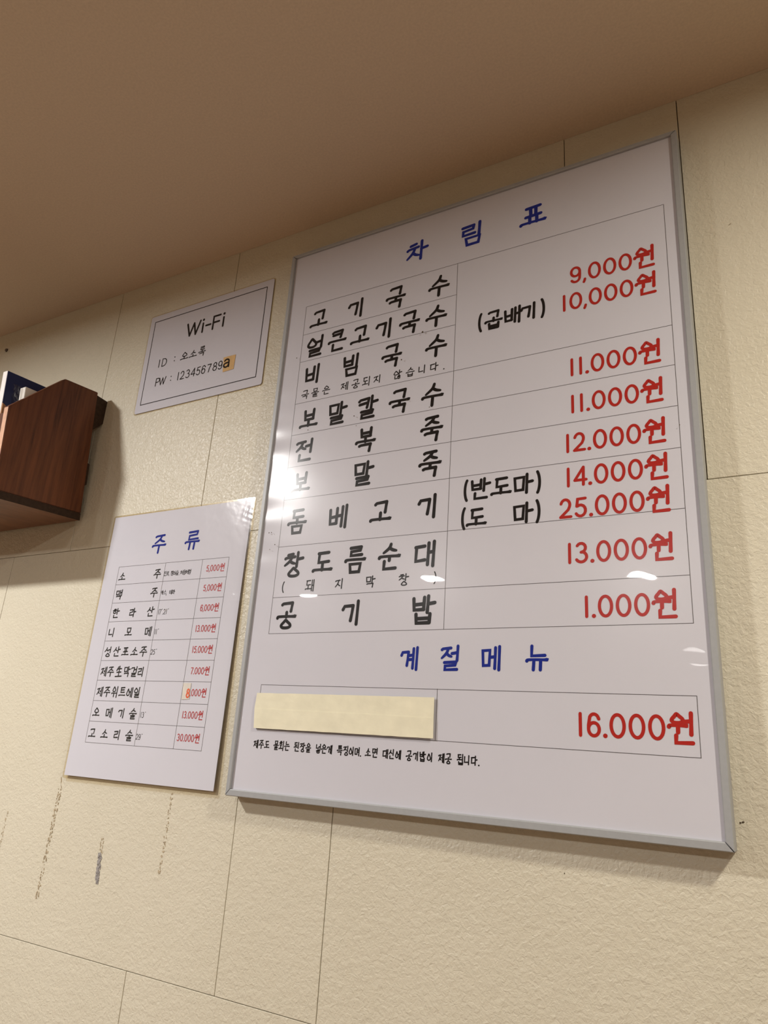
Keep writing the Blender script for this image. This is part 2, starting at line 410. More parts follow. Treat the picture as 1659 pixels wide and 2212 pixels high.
def syllable(ch):
    k = ord(ch)-0xAC00
    c, v, f = CHO[k//588], JUNG[k % 588//28], FIN[k % 28]
    f = None if f == ' ' else f
    o = []
    if v in 'ㅏㅐㅑㅓㅔㅕㅖㅣ':
        xr = .58 if v in 'ㅣㅏㅑ' else (.50 if v in 'ㅐ' else .54 if v in 'ㅓㅕ' else .46)
        if f:
            o += fit(cho(c, c == 'ㄱ'), .02, .50, xr, .94) + vvow(v, .40, 1.02, True)
            jx = (.14, .84) if f != 'ㅇ' else (.26, .84)
            o += fit(jong(f), jx[0], .0, jx[1], .34 if f != 'ㄴ' else .30)
        else:
            o += fit(cho(c, True), .0, .16, xr, .86) + vvow(v, .0, 1.0, False)
    elif v in 'ㅗㅛㅜㅠㅡ':
        if f:
            o += fit(cho(c, False), .20, .66, .80, 1.0)
            if v == 'ㅗ': o += [hbar(0, 1, .43), ([(.48, .62), (.48, .43)], 's')]
            elif v == 'ㅛ': o += [hbar(0, 1, .43), ([(.36, .62), (.36, .43)], 's'), ([(.62, .62), (.62, .43)], 's')]
            elif v == 'ㅜ': o += [hbar(0, 1, .50), ([(.50, .50), (.49, .36)], 's')]
            elif v == 'ㅠ': o += [hbar(0, 1, .50), ([(.36, .50), (.35, .36)], 's'), ([(.64, .50), (.63, .36)], 's')]
            else: o += [hbar(0, 1, .48)]
            jx = (.18, .80) if f != 'ㅇ' else (.22, .76)
            o += fit(jong(f), jx[0], .0, jx[1], .30 if v in 'ㅗㅛ' else .33)
        else:
            if v in 'ㅗㅛ':
                o += fit(cho(c, False), .20, .46, .80, 1.0) + [hbar(0, 1, .10)]
                o += [([(.48, .44), (.47, .10)], 's')] if v == 'ㅗ' else [([(.36, .42), (.36, .1)], 's'), ([(.64, .42), (.64, .1)], 's')]
            elif v in 'ㅜㅠ':
                o += fit(cho(c, False), .16, .54, .86, 1.0) + [hbar(0, 1, .40)]
                o += [([(.50, .40), (.48, -.02)], 's')] if v == 'ㅜ' else [([(.34, .40), (.31, 0)], 's'), ([(.66, .40), (.64, 0)], 's')]
            else:
                o += fit(cho(c, False), .18, .44, .82, 1.0) + [hbar(0, 1, .16)]
    else:
        y = .36 if f else 0.0
        s = 1-y
        if v in 'ㅘㅙㅚ':
            o += fit(cho(c, False), .08, y+s*.52, .58, y+s*.98) + [hbar(0, .66, y+s*.18), ([(.32, y+s*.46), (.32, y+s*.18)], 's')]
        else:
            o += fit(cho(c, False), .10, y+s*.54, .58, y+s*1.0) + [hbar(0, .72, y+s*.36), ([(.36, y+s*.36), (.35, y+s*.03)], 's')]
        if v in 'ㅚㅟㅢ': o += [vbar(.84, y-.02 if not f else y-.02, 1.02)]
        elif v == 'ㅘ': o += [vbar(.80, y, 1.02), ([(.80, y+s*.55), (1.0, y+s*.58)], 's')]
        elif v == 'ㅙ': o += [vbar(.76, y, 1.0), vbar(.96, y-.03, 1.02), ([(.76, y+s*.5), (.96, y+s*.52)], 's')]
        elif v == 'ㅝ': o += [vbar(.88, y-.04, 1.04), ([(.60, y+s*.60), (.88, y+s*.64)], 's')]
        if f: o += fit(jong(f), .18, .0, .90, .27)
    # how tall and wide each build of syllable stands in its cell
    if v in 'ㅏㅐㅑㅓㅔㅕㅖㅣ': ky, kx = (.96, 1.0) if f else (.88, .93)
    elif v in 'ㅗㅛ' and not f: ky, kx = .80, 1.0
    elif v in 'ㅜㅠㅡ' and not f: ky, kx = .92, 1.0
    else: ky, kx = 1.0, 1.0
    return [([(.5+(a-.5)*kx, .5+(b_-.5)*ky) for a, b_ in q], k) for q, k in o]

def arc(cx, cy, rx, ry, a0, a1, n=12):
    return [(cx+rx*math.cos(math.radians(a0+(a1-a0)*i/n)), cy+ry*math.sin(math.radians(a0+(a1-a0)*i/n))) for i in range(n+1)]

LATIN = {
'0': [(arc(.5, .5, .44, .5, 90, 450, 28)[:-1], 'r')],
'1': [([(.5, 1), (.5, 0)], 's')],
'2': [(arc(.46, .70, .38, .30, 165, -20, 10)+[(.70, .42), (.04, .02), (.92, .02)], 's')],
'3': [(arc(.42, .76, .36, .24, 150, -90, 10)+arc(.42, .27, .44, .27, 80, -150, 12), 's')],
'4': [([(.74, 0), (.76, 1), (.02, .28), (.98, .28)], 's')],
'5': [([(.86, .98), (.22, .96), (.14, .56)]+arc(.44, .31, .42, .31, 125, -150, 12), 's')],
'6': [([(.86, .78)]+arc(.50, .72, .36, .28, 35, 150, 7)+[(.085, .48), (.08, .32)], 's'), (arc(.48, .30, .40, .30, 180, 540, 24)[:-1], 'r')],
'7': [([(.06, .97), (.90, .97), (.55, .45), (.40, 0)], 's')],
'8': [(arc(.5, .76, .34, .24, -90, 270, 18)[:-1], 'r'), (arc(.5, .26, .42, .26, 90, 450, 20)[:-1], 'r')],
'9': [(arc(.48, .70, .40, .30, 0, 360, 24)[:-1], 'r'), ([(.88, .72), (.88, .45)]+arc(.46, .27, .40, .27, 0, -150, 9), 's')],
'.': [([(.5, .02), (.502, .02)], 'd')],
',': [([(.55, .06), (.50, -.02), (.38, -.14)], 'c')],
':': [([(.5, .26), (.502, .26)], 'd'), ([(.5, .76), (.502, .76)], 'd')],
"'": [([(.4, 1.0), (.65, 1.05)], 's')],
'(': [(arc(1.0, .5, .62, .62, 125, 235, 10), 's')],
')': [(arc(.0, .5, .62, .62, 55, -55, 10), 's')],
'W': [([(.0, 1), (.26, 0), (.52, .95), (.72, 0), (1.0, 1)], 's')],
'i': [([(.5, .70), (.5, 0)], 's'), ([(.5, .98), (.502, .98)], 'd')],
'-': [([(0, .45), (1, .45)], 's')],
'F': [([(.95, .98), (.05, .98), (.05, 0)], 's'), ([(.05, .50), (.86, .50)], 's')],
'I': [([(.5, 1), (.5, 0)], 's')],
'D': [([(.05, 0), (.05, 1.0), (.45, .98)]+arc(.42, .5, .55, .48, 75, -75, 10)+[(.45, .02)], 's'), ([(.45, .02), (.05, 0)], 's')],
'P': [([(.05, 0), (.05, 1.0), (.5, 1.0)]+arc(.50, .74, .44, .26, 80, -80, 8)+[(.05, .46)], 's')],
'a': [([(.12, .82)]+arc(.46, .74, .36, .26, 140, 0, 8)+[(.84, .04)], 's'), ([(.82, .58), (.40, .55)]+arc(.40, .29, .36, .26, 95, 330, 12)+[(.80, .34)], 's')],
'生': [([(.34, .98), (.10, .60)], 's'), ([(.22, .76), (.86, .80)], 's'), ([(.16, .42), (.84, .46)], 's'), ([(.0, .0), (1, .05)], 's'), ([(.52, 1.05), (.50, .02)], 's')],
}

def sharp(pts, gw, gh):
    """split an open polyline where it turns back on itself"""
    out = [[pts[0]]]
    for i in range(1, len(pts)):
        out[-1].append(pts[i])
        if i < len(pts)-1:
            a = Vector(((pts[i][0]-pts[i-1][0])*gw, (pts[i][1]-pts[i-1][1])*gh)); b_ = Vector(((pts[i+1][0]-pts[i][0])*gw, (pts[i+1][1]-pts[i][1])*gh))
            if a.length and b_.length and a.normalized().dot(b_.normalized()) < -0.15: out.append([pts[i]])
    return out

def text_run(name, items, w, h, sw, mat, parent, y, origin=(0, 0, 0), slant=0.0, dig=None, label=None, swd=None):
    """items: (char, centre x, centre z[, w, h]); flat ink in the plane y facing -y; sw = stroke width in metres"""
    V, F = [], []
    cnt = 0
    for it in items:
        ch, x, z = it[:3]
        gw, gh = (it[3], it[4]) if len(it) > 3 else ((dig or (w, h)) if ch in LATIN and ch != '生' else (w, h))
        strokes = LATIN[ch] if ch in LATIN else syllable(ch)
        wd = sw if (ord(ch) > 0x3000 or swd is None) else swd
        for pts, kind in strokes:
            closed = kind in 'or'
            if not closed and kind == 's' and len(pts) > 2:
                cut = sharp(pts, gw, gh)
            else: cut = [pts]
            for pts in cut:
                yy = y-cnt*2.0e-6; cnt += 1
                p = smooth_path(pts, 4, closed) if kind in 'coh' else list(pts)
                q = [((a-.5)*gw, (b_-.5)*gh) for a, b_ in p]
                if slant: q = [(a+slant*b_, b_) for a, b_ in q]
                n = len(q)
                if kind == 'h': ws = [wd*(1.12-.22*min(1, i/(n*.3)) if i < n*.3 else (.90 if i < n*.62 else .90+.38*(i-n*.62)/(n*.2) if i < n*.82 else max(.30, 1.28-.98*(i-n*.82)/(n*.18)))) for i in range(n)]
                elif kind == 'd': ws = [wd*1.35]*n
                elif kind == 's' and ord(ch) > 0x3000: ws = [wd*(1.08 if i in (0, n-1) else .96) for i in range(n)]
                elif kind == 'c' and ord(ch) > 0x3000: ws = [wd*(1.0+.10*math.sin(3.14*i/n)-.25*(i/(n-1))**3) for i in range(n)]
                else: ws = [wd]*n
                stroke_geo(q, ws, closed, V, F, lambda u: (x+u[0]-origin[0], yy-origin[1], z+u[1]-origin[2]))
    me = mesh(name, V, F)
    o = link(name, me, mat, parent)
    if label: o['label'] = label
    # faces look towards the room
    bm = bmesh.new(); bm.from_mesh(me)
    for f in bm.faces:
        f.normal_update()
        if f.normal.y > 0: f.normal_flip()
    bm.to_mesh(me); bm.free()
    return o

LETTER = {'title_text': 'title_letter', 'season_title': 'season_title_letter', 'dish_name': 'dish_letter', 'dish_note': 'note_letter', 'portion_text': 'portion_letter',
          'price_text': 'price_character', 'footnote_text': 'footnote_letter', 'drink_name': 'drink_letter', 'wifi_heading': 'heading_letter', 'network_line': 'network_letter',
          'password_line': 'password_letter', 'added_letter': 'added_letter', 'handwritten_digit': 'handwritten_digit'}

def text_obj(name, items, w, h, sw, mat, parent, y, origin=(0, 0, 0), **k):
    """every character its own part; only the tiny brand notes stay joined"""
    if name == 'brand_note':
        o = text_run(name, items, w, h, sw, mat, parent, y, origin, **k)
        o['kind'] = 'stuff'
        return o
    for it in items: o = text_run(LETTER[name], [it], w, h, sw, mat, parent, y, origin, **k)
    return o

def rules(name, segs, wid, mat, parent, y, origin=(0, 0, 0)):
    V, F = [], []
    for k, (xa, za, xb, zb) in enumerate(segs):
        d = Vector((xb-xa, zb-za)).normalized(); n = Vector((-d.y, d.x))*wid/2; d = d*wid/2
        b0 = len(V); yy = y-k*1e-6
        for px, pz in ((xa-d.x+n.x, za-d.y+n.y), (xa-d.x-n.x, za-d.y-n.y), (xb+d.x-n.x, zb+d.y-n.y), (xb+d.x+n.x, zb+d.y+n.y)):
            V.append((px-origin[0], yy-origin[1], pz-origin[2]))
        F.append((b0, b0+1, b0+2, b0+3))
    return link(name, mesh(name, V, F), mat, parent)

# ------------------------------------------------------------------ the framed menu board
BW, BH, D = 0.6147, 0.860, 0.024
O = (BW/2, 0.0, 0.0)
board = empty('menu_board', O)
tag(board, 'large framed price board with blue title, black dish names and red prices', 'menu board')

def frame_rail(p_out0, p_out1, p_in0, p_in1, label=None):
    """mitred aluminium rail: profile rises from the rebate to a rounded front"""
    V, F = [], []
    prof = [(0.0, -0.0005), (0.0, -D+0.0014), (0.10, -D), (0.86, -D), (1.0, -D+0.0009), (1.0, -0.0203)]   # across, y
    for (po, pi) in ((p_out0, p_in0), (p_out1, p_in1)):
        for t, y in prof:
            V.append((po[0]+(pi[0]-po[0])*t-O[0], y, po[1]+(pi[1]-po[1])*t-O[2]))
    n = len(prof)
    for i in range(n-1): F.append((i, i+1, n+i+1, n+i))
    F.append((n-1, 0, n, 2*n-1))
    F.append(tuple(range(n))); F.append(tuple(range(2*n-1, n-1, -1)))
    bm = bmesh.new(); me = mesh('frame_rail', V, F); bm.from_mesh(me); bpy.data.meshes.remove(me)
    o = bm_obj('frame_rail', bm, M_alu, board)
    if label: o['label'] = label

fx0, fx1, fz0, fz1 = 0.0072, 0.6072, 0.0085, 0.8545
e = 0.0007
frame_rail((0, e), (0, BH-e), (fx0, fz0+e), (fx0, fz1-e))
frame_rail((BW, BH-e), (BW, e), (fx1, fz1-e), (fx1, fz0+e))
frame_rail((e, BH), (BW-e, BH), (fx0+e, fz1), (fx1-e, fz1))
frame_rail((BW-e, 0), (e, 0), (fx1-e, fz0), (fx0+e, fz0))
box('backing_board', 0.002, BW-0.002, -0.0175, -0.001, 0.002, BH-0.002, M_wood_dark, board, off=O)
YP = -0.0200
box('menu_paper', 0.004, BW-0.004, YP, -0.0176, 0.004, BH-0.004, M_paper, board, off=O)
YI = YP-0.00012

X0, XD, X1 = 0.0394, 0.3086, 0.5928
ZT = [0.0651+(z-0.0651)*0.9975 for z in (0.7525, 0.699, 0.6488, 0.5745, 0.5206, 0.4672, 0.4147, 0.3420, 0.2668, 0.2153)]
seg = [(X0, ZT[0], X1, ZT[0]), (X0, ZT[-1], X1, ZT[-1]), (X0, ZT[0], X0, ZT[-1]), (X1, ZT[0], X1, ZT[-1]), (XD, ZT[0], XD, ZT[-1]),
       (X0, ZT[1], XD, ZT[1]), (X0, ZT[2], XD, ZT[2])]
for z in ZT[3:-1]: seg.append((X0, z, X1, z))
rules('table_rules', seg, 0.00062, M_rule, board, YI, O)
rules('season_table_rules', [(0.0368, 0.1450, 0.5910, 0.1413), (0.0368, 0.0867, 0.5910, 0.0820), (0.0368, 0.1450, 0.0368, 0.0867), (0.5910, 0.1413, 0.5910, 0.0820), (0.3034, 0.1435, 0.3034, 0.0845)], 0.00062, M_rule, board, YI, O)

SW = 0.0044
def pq(x, z): return (0.6822+(x-0.6822)*0.9975, 0.0651+(z-0.0651)*0.9975)
def bt(name, chars, xs, z, w, h, sw, mat, **k):
    return text_obj(name, [(c, *pq(x, z)) for c, x in zip(chars, xs)], w, h, sw, mat, board, YI-0.0001, O, **k)

bt('title_text', '차림표', (.2391, .3302, .4215), .7978, .0360, .0365, .0046, M_blue)
X3, X4 = (.066, .1732, .2785), (.0668, .1375, .207, .2793)
X5, X6 = (.068, .119, .172, .225, .2772), (.065, .1065, .1485, .1915, .2335, .2772)
for s, xs, z in (('고기국수', X4, .7228), ('얼큰고기국수', X6, .672), ('비빔국수', X4, .622), ('보말칼국수', X5, .544), ('전복죽', X3, .4915),
                 ('보말죽', X3, .4395), ('돔베고기', X4, .3788), ('창도름순대', X5, .3137), ('공기밥', X3, .2406)):
    bt('dish_name', s, xs, z, .0312, .0348, SW, M_black)
bt('dish_note', '국물은제공되지않습니다.', (.0554, .0741, .0947, .1279, .1476, .1664, .1853, .2187, .2394, .2585, .2771, .2925), .588, .0130, .0140, .0015, M_black, dig=(.006, .0142))
bt('dish_note', '(돼지막창)', (.0541, .1002, .1495, .198, .2481, .2931), .2814, .0140, .0152, .0016, M_black, dig=(.008, .0150))
bt('season_title', '계절메뉴', (.2628, .3185, .3702, .4257), .1802, .0245, .0290, .0035, M_blue)
bt('portion_text', '(곱배기)', (.3452, .3655, .3925, .4160, .4346), .6418, .0242, .0265, .0036, M_black, dig=(.010, .0270))
bt('portion_text', '(반도마)', (.3315, .3515, .3798, .4082, .4280), .3942, .0256, .0275, .0036, M_black, dig=(.010, .0270))
bt('portion_text', '(도마)', (.3292, .3475, .4080, .4272), .3563, .0256, .0275, .0036, M_black, dig=(.010, .0270))

def price(parent, y, org, s, xw, z, scale, mat, sw, cond=1.0, name='price_text', zd=0.0):
    """right-aligned figures ending in the won sign at xw"""
    k = scale; c = scale*cond
    items = [('원', xw, z-.0006*k, .0240*k*(0.5+0.5*cond), .0286*k)]
    x = xw-.0238*(c*0.6+k*0.4)
    adv = {'0': .0194, '1': .0108, '.': .0104, ',': .0104}
    prev = None
    for ch in reversed(s):
        if prev is not None:
            half = lambda q, d: {'0': .0097, '1': .0055, '.': d, ',': d}.get(q, .0090)
            x -= (half(prev, .0024)+half(ch, .0032))*c
        wd = {'0': .0150, '1': .0100, '.': .008, ',': .008}.get(ch, .0140)
        items.append((ch, x, z, wd*c, .0222*k))
        prev = ch
    return text_obj(name, items, .02, .02, sw, mat, parent, y, org, swd=sw*0.92)

for s, z, dx in (('9,000', .6806, .0), ('10,000', .6408, .0), ('11.000', .5438, 0), ('11.000', .492, 0), ('12.000', .4397, 0), ('14.000', .395, 0),
              ('25.000', .3558, 0), ('13.000', .3002, 0), ('1.000', .2368, 0), ('16.000', .1095, .0084)):
    price(board, YI-0.0001, O, s, *pq(.5662+dx, z), 1.0, M_red, .0038)

foot = '제주도물회는된장을넣은게특징이며.소면대신에공기밥이제공됩니다.'
fxs = (.038, .0472, .0565, .0718, .0806, .0895, .1049, .1142, .1234, .139, .1475, .1561, .1714, .1806, .1887, .1969, .202, .2125, .2222, .2368, .2453, .2544,
       .2691, .2782, .2868, .2966, .3113, .3202, .3351, .3433, .3519, .3577)
text_obj('footnote_text', [(c, *pq(x, .0676-.0075*(x-.038))) for c, x in zip(foot, fxs)], .0076, .0108, .00135, M_black, board, YI-0.0001, O, dig=(.004, .010))

# clear film over the paper, rippled where it has lifted along the left edge
YF = -0.0222
V, F = [], []
nx, nz = 70, 160
for j in range(nz+1):
    z = fz0-0.001+(fz1-fz0+0.002)*j/nz
    for i in range(nx+1):
        t = i/nx; t = t*t*(0.35+0.65*t)                # finer columns near the left
        x = fx0-0.001+(fx1-fx0+0.002)*t
        dec = math.exp(-(x-fx0)/0.030)
        up = max(0.0, min(1.0, (0.66-z)/0.12))*max(0.0, min(1.0, (z-0.06)/0.12))
        calm = 1.0-0.75*math.exp(-((z-0.45)/0.045)**2)
        wv = 0.8*calm*(0.00045*math.sin(z*110+1.3)+0.00035*math.sin(z*173+0.4+18*x)+0.0002*math.sin(z*61+7*x))
        broad = 0.00035*math.sin(9*x+5*z)*math.exp(-((x-.1)/.2)**2)
        V.append((x-O[0], YF+0.0016*math.exp(-(x-fx0)/0.040)*(0.35+0.65*up)-0.0002+(wv*dec*up)+broad*up*0.25, z))
for j in range(nz):
    for i in range(nx):
        a = j*(nx+1)+i
        F.append((a, a+1, a+nx+2, a+nx+1))
cover = link('cover_film', mesh('cover_film', V, F, True), M_film, board)
cover['label'] = 'clear glossy plastic film rippled along the left edge'

# two strips of masking tape over a dish name
def strip(name, corners, y, th, mat, parent, org, seed=0, nx=24, wob=0.00035, label=None):
    r = random.Random(seed)
    (ax, az), (bx, bz), (cx, cz), (dx, dz) = corners           # TL TR BR BL
    V, F = [], []
    nzz = 4
    for j in range(nzz+1):
        s = j/nzz
        for i in range(nx+1):
            t = i/nx
            xt, zt = ax+(bx-ax)*t, az+(bz-az)*t
            xb, zb = dx+(cx-dx)*t, dz+(cz-dz)*t
            x, z = xt+(xb-xt)*s, zt+(zb-zt)*s
            if j in (0, nzz): z += r.uniform(-wob, wob)*0.5
            V.append((x-org[0], y-th-r.uniform(0, wob)*0.5-org[1], z-org[2]))
    n1 = len(V)
    V += [(v[0], y-org[1], v[2]) for v in V]
    for j in range(nzz):
        for i in range(nx):
            a = j*(nx+1)+i
            F.append((a, a+nx+1, a+nx+2, a+1)); F.append((n1+a, n1+a+1, n1+a+nx+2, n1+a+nx+1))
    ring = [i for i in range(nx+1)]+[j*(nx+1)+nx for j in range(1, nzz+1)]+[nzz*(nx+1)+i for i in range(nx-1, -1, -1)]+[j*(nx+1) for j in range(nzz-1, 0, -1)]
    for k in range(len(ring)):
        a, b_ = ring[k], ring[(k+1) % len(ring)]
        F.append((a, b_, n1+b_, n1+a))
    bm = bmesh.new(); me = mesh(name, V, F); bm.from_mesh(me); bpy.data.meshes.remove(me)
    o = bm_obj(name, bm, mat, parent, smooth=False)
    if label: o['label'] = label
    return o
strip('tape_strip', [(.0337, .1338), (.3012, .1334), (.3014, .1085), (.0322, .1125)], YF-0.0005, 0.0004, M_tape, board, O, 3, label='upper cream masking tape strip covering a dish name')
strip('tape_strip', [(.0326, .1132), (.3016, .1098), (.3020, .0866), (.0352, .0876)], YF-0.0010, 0.0003, M_tape, board, O, 4, label='lower cream masking tape strip covering a dish name')
# specks of dirt on the film
def specks(name, pts, y, mat, parent, org):
    V, F = [], []
    for k, (x, z, r) in enumerate(pts):
        b0 = len(V)
        for j in range(7):
            a = 6.283*j/7
            V.append((x+r*math.cos(a)*(1+.25*math.sin(3*a+k))-org[0], y-org[1], z+r*math.sin(a)-org[2]))
        F.append(tuple(range(b0, b0+7)))
    o = link(name, mesh(name, V, F), mat, parent)
    o['kind'] = 'stuff'
specks('dirt_specks', [(.153, .531, .0010), (.158, .5145, .0007), (.239, .5405, .0009), (.072, .5225, .0009), (.2755, .5225, .0008), (.021, .364, .0009), (.0255, .364, .0008), (.0345, .3447, .0009),
                       (.026, .338, .0007), (.5935, .44, .0006), (.2585, .6462, .0016), (.2265, .608, .0012), (.0345, .655, .0010)], YF-0.0012, M_grime, board, O)

# ------------------------------------------------------------------ laminated drinks list
dx0, dx1, dz0, dz1 = -0.3470, -0.0365, 0.0020, 0.4315
OD = ((dx0+dx1)/2, 0.0, dz1)
drinks = empty('drinks_list', OD)
drinks.location = (OD[0], -0.0008, OD[2])
drinks.rotation_euler = (math.radians(-0.53), 0, 0)     # lower edge curls a few millimetres off the wall
tag(drinks, 'laminated white drinks price sheet with blue title and grid, under the Wi-Fi card', 'drinks list')
OL = (OD[0], 0.0, OD[2])

def sheet(name, x0, x1, y0, y1, z0, z1, mat, parent, org, rad=0.0, seg=6):
    """thin sheet with rounded corners"""
    pts = []
    for cx, cz, a0 in ((x1-rad, z1-rad, 0), (x0+rad, z1-rad, 90), (x0+rad, z0+rad, 180), (x1-rad, z0+rad, 270)):
        for k in range(seg+1 if rad else 1):
            a = math.radians(a0+90*k/max(seg, 1))
            pts.append((cx+rad*math.cos(a), cz+rad*math.sin(a)))
    n = len(pts)
    V = [(x-org[0], y0-org[1], z-org[2]) for x, z in pts]+[(x-org[0], y1-org[1], z-org[2]) for x, z in pts]
    F = [tuple(range(n-1, -1, -1)), tuple(range(n, 2*n))]+[(i, (i+1) % n, n+(i+1) % n, n+i) for i in range(n)]
    bm = bmesh.new(); me = mesh(name, V, F); bm.from_mesh(me); bpy.data.meshes.remove(me)
    return bm_obj(name, bm, mat, parent)

sheet('laminate_margin', dx0-.004, dx1+.0042, -0.00055, -0.0002, dz0-.0045, dz1+.003, M_lam_edge, drinks, OL, 0.004)
sheet('paper', dx0, dx1, -0.0009, -0.0006, dz0, dz1, M_paper, drinks, OL, 0.0)
YD = -0.00105
dz = [0.339, 0.3077, 0.2763, 0.2446, 0.2127, 0.1808, 0.1492, 0.1172, 0.0853, 0.0530]
XA, XB, XC, XE = -0.3130, -0.2034, -0.1232, -0.0688
seg = [(XA, z, XE, z) for z in dz]+[(x, dz[0], x, dz[-1]) for x in (XA, XB, XC, XE)]
rules('grid_rules', seg, 0.00055, M_rule, drinks, YD, OL)
def dt(name, items, w, h, sw, mat, up=0.0001, **k): return text_obj(name, items, w, h, sw, mat, drinks, YD-up, OL, **k)
dt('title_text', [('주', -.2260, .3733), ('류', -.1518, .3735)], .0298, .0320, .0035, M_blue)
names = [('소주', (-.3006, -.2182)), ('맥주', (-.3003, -.2180)), ('한라산', (-.2993, -.2597, -.2188)), ('니모메', (-.3005, -.2606, -.2165)), ('성산포소주', (-.3007, -.2800, -.2597, -.2389, -.2189)),
         ('제주生막걸리', (-.3010, -.2850, -.2660, -.2482, -.2320, -.2166)), ('제주위트에일', (-.3012, -.2845, -.2666, -.2497, -.2334, -.2170)), ('오메기술', (-.3003, -.2712, -.2430, -.2178)), ('고소리술', (-.3005, -.2724, -.2441, -.2176))]
for i, (s, xs) in enumerate(names):
    zc = (dz[i]+dz[i+1])/2-.0018
    dt('drink_name', [(c, x, zc) for c, x in zip(s, xs)], .0136 if len(s) == 6 else .0150, .0156, .00180, M_grey_ink)
def small(row, groups):
    zc = (dz[row]+dz[row+1])/2-.0028
    items = []
    for s, x0, step in groups:
        for k, c in enumerate(s): items.append((c, x0+k*step, zc))
    dt('brand_note', items, .0064, .0078, .00075, M_grey_ink, dig=(.0042, .0078))
small(0, [('진로', -.2005, .0056), ('.', -.1918, 1), ('참이슬', -.1850, .0056), ('.', -.1695, 1), ('처음처럼', -.1640, .0056)])
small(1, [('카스', -.2000, .0062), (',', -.1905, 1), ('테라', -.1812, .0060)])
small(2, [('17', -.2006, .0034), ("'", -.1938, 1), ('.', -.1915, 1), ('21', -.1878, .0042), ("'", -.1802, 1)])
small(3, [('11', -.2012, .0032), ("'", -.1945, 1)])
small(4, [('25', -.2005, .0050), ("'", -.1912, 1)])
small(7, [('13', -.2005, .0044), ("'", -.1920, 1)])
small(8, [('29', -.2005, .0050), ("'", -.1912, 1)])
prices = ['5,000', '5,000', '6,000', '13.000', '15.000', '7.000', '.000', '13.000', '30.000']
for i, s in enumerate(prices):
    zc = (dz[i]+dz[i+1])/2+.0002
    price(drinks, YD-0.0001, OL, s, -.0798, zc, 0.42, M_red2, .00128, 0.80)
strip('tape_patch', [(-.1225, .1471), (-.1070, .1473), (-.1064, .1237), (-.1218, .1230)], YD-0.0003, 0.00015, M_pale_tape, drinks, OL, 6, nx=8, wob=0.0002, label='small pale tape patch under the handwritten 8')
dt('handwritten_digit', [('8', -.1103, .1322, .0062, .0118)], .006, .012, .0022, M_orange_pen, up=0.0008, label='orange-red handwritten figure 8')
# the laminate's front face, softly buckled
CRINKLES = []
def buckled(name, x0, x1, z0, z1, y, mat, parent, org, amp, f1, f2, nx=40, nz=56, corner=0.0):
    rr = random.Random(21)
    cr = [(a, b_, c, [(rr.uniform(0, 6.28), rr.uniform(350, 900), rr.uniform(0, 6.28)) for _ in range(4)]) for a, b_, c in CRINKLES]
    V, F = [], []
    for j in range(nz+1):
        for i in range(nx+1):
            x, z = x0+(x1-x0)*i/nx, z0+(z1-z0)*j/nz
            dd = amp*(math.sin(f1*x+1.1+3*z)*math.sin(f2*z+0.4)+0.5*math.sin(f1*2.3*x+f2*1.7*z))
            sx, sz = max(0, 1-(x1-x)/0.05), max(0, 1-(z1-z)/0.055)
            dd += corner*sx*sx*sz*sz
            for a, b_, c, wv in cr:
                e2 = ((x-a)**2+(z-b_)**2)/(c*c)
                if e2 < 6:
                    dd += 0.00016*math.exp(-e2)*sum(math.sin(fq*(x*math.cos(th)+z*math.sin(th))+ph) for th, fq, ph in wv)
            V.append((x-org[0], y+dd-org[1], z-org[2]))
    for j in range(nz):
        for i in range(nx):
            a = j*(nx+1)+i
            F.append((a, a+1, a+nx+2, a+nx+1))
    return link(name, mesh(name, V, F, True), mat, parent)
CRINKLES = [(-.262, .2205, .016), (-.228, .2190, .008), (-.131, .2390, .010), (-.046, .275, .011), (-.335, .192, .009), (-.343, .128, .009), (-.202, .205, .006), (-.040, .405, .012)]
buckled('laminate_film', dx0-.0035, dx1+.0038, dz0-.004, dz1+.0025, -0.0021, M_lam, drinks, OL, 0.00012, 42, 36, 170, 230, corner=0.0009)
CRINKLES = []

# ------------------------------------------------------------------ laminated Wi-Fi card
wx0, wx1, wz0, wz1 = -0.3515, -0.0515, 0.6362, 0.8462
OW = ((wx0+wx1)/2, 0.0, wz0)
wifi = empty('wifi_card', (OW[0], -0.0008, OW[2]))
wifi.rotation_euler = (0, math.radians(-0.35), 0)
tag(wifi, 'laminated white Wi-Fi card with black border line, above the drinks sheet', 'sign')
sheet('laminate_margin', wx0-.0022, wx1+.0022, -0.00055, -0.0002, wz0-.0022, wz1+.0022, M_lam_edge, wifi, OW, 0.006)
sheet('paper', wx0, wx1, -0.0009, -0.0006, wz0, wz1, M_paper, wifi, OW, 0.004)
bx0, bx1, bz0, bz1 = -0.3390, -0.0660, 0.6532, 0.8325
rules('border_line', [(bx0, bz0, bx1, bz0), (bx0, bz1, bx1, bz1), (bx0, bz0, bx0, bz1), (bx1, bz0, bx1, bz1)], 0.0015, M_black, wifi, YD, OW)
def wt(name, items, sw, up=0.0001, **k): return text_obj(name, items, .02, .02, sw, M_black, wifi, YD-up, OW, **k)
wt('wifi_heading', [('W', -.2327, .7908, .0320, .0268), ('i', -.2092, .7908, .006, .0268), ('-', -.1960, .7908, .0110, .0268), ('F', -.1762, .7908, .0178, .0272), ('i', -.1597, .7908, .006, .0268)], .0039)
wt('network_line', [('I', -.3081, .7345, .006, .0160), ('D', -.2947, .7345, .0118, .0158), (':', -.2688, .7352, .004, .0160),
                    ('오', -.2438, .7357, .0184, .0184), ('소', -.2225, .7352, .0180, .0170), ('록', -.2008, .7356, .0162, .0188)], .0019, swd=.0018)
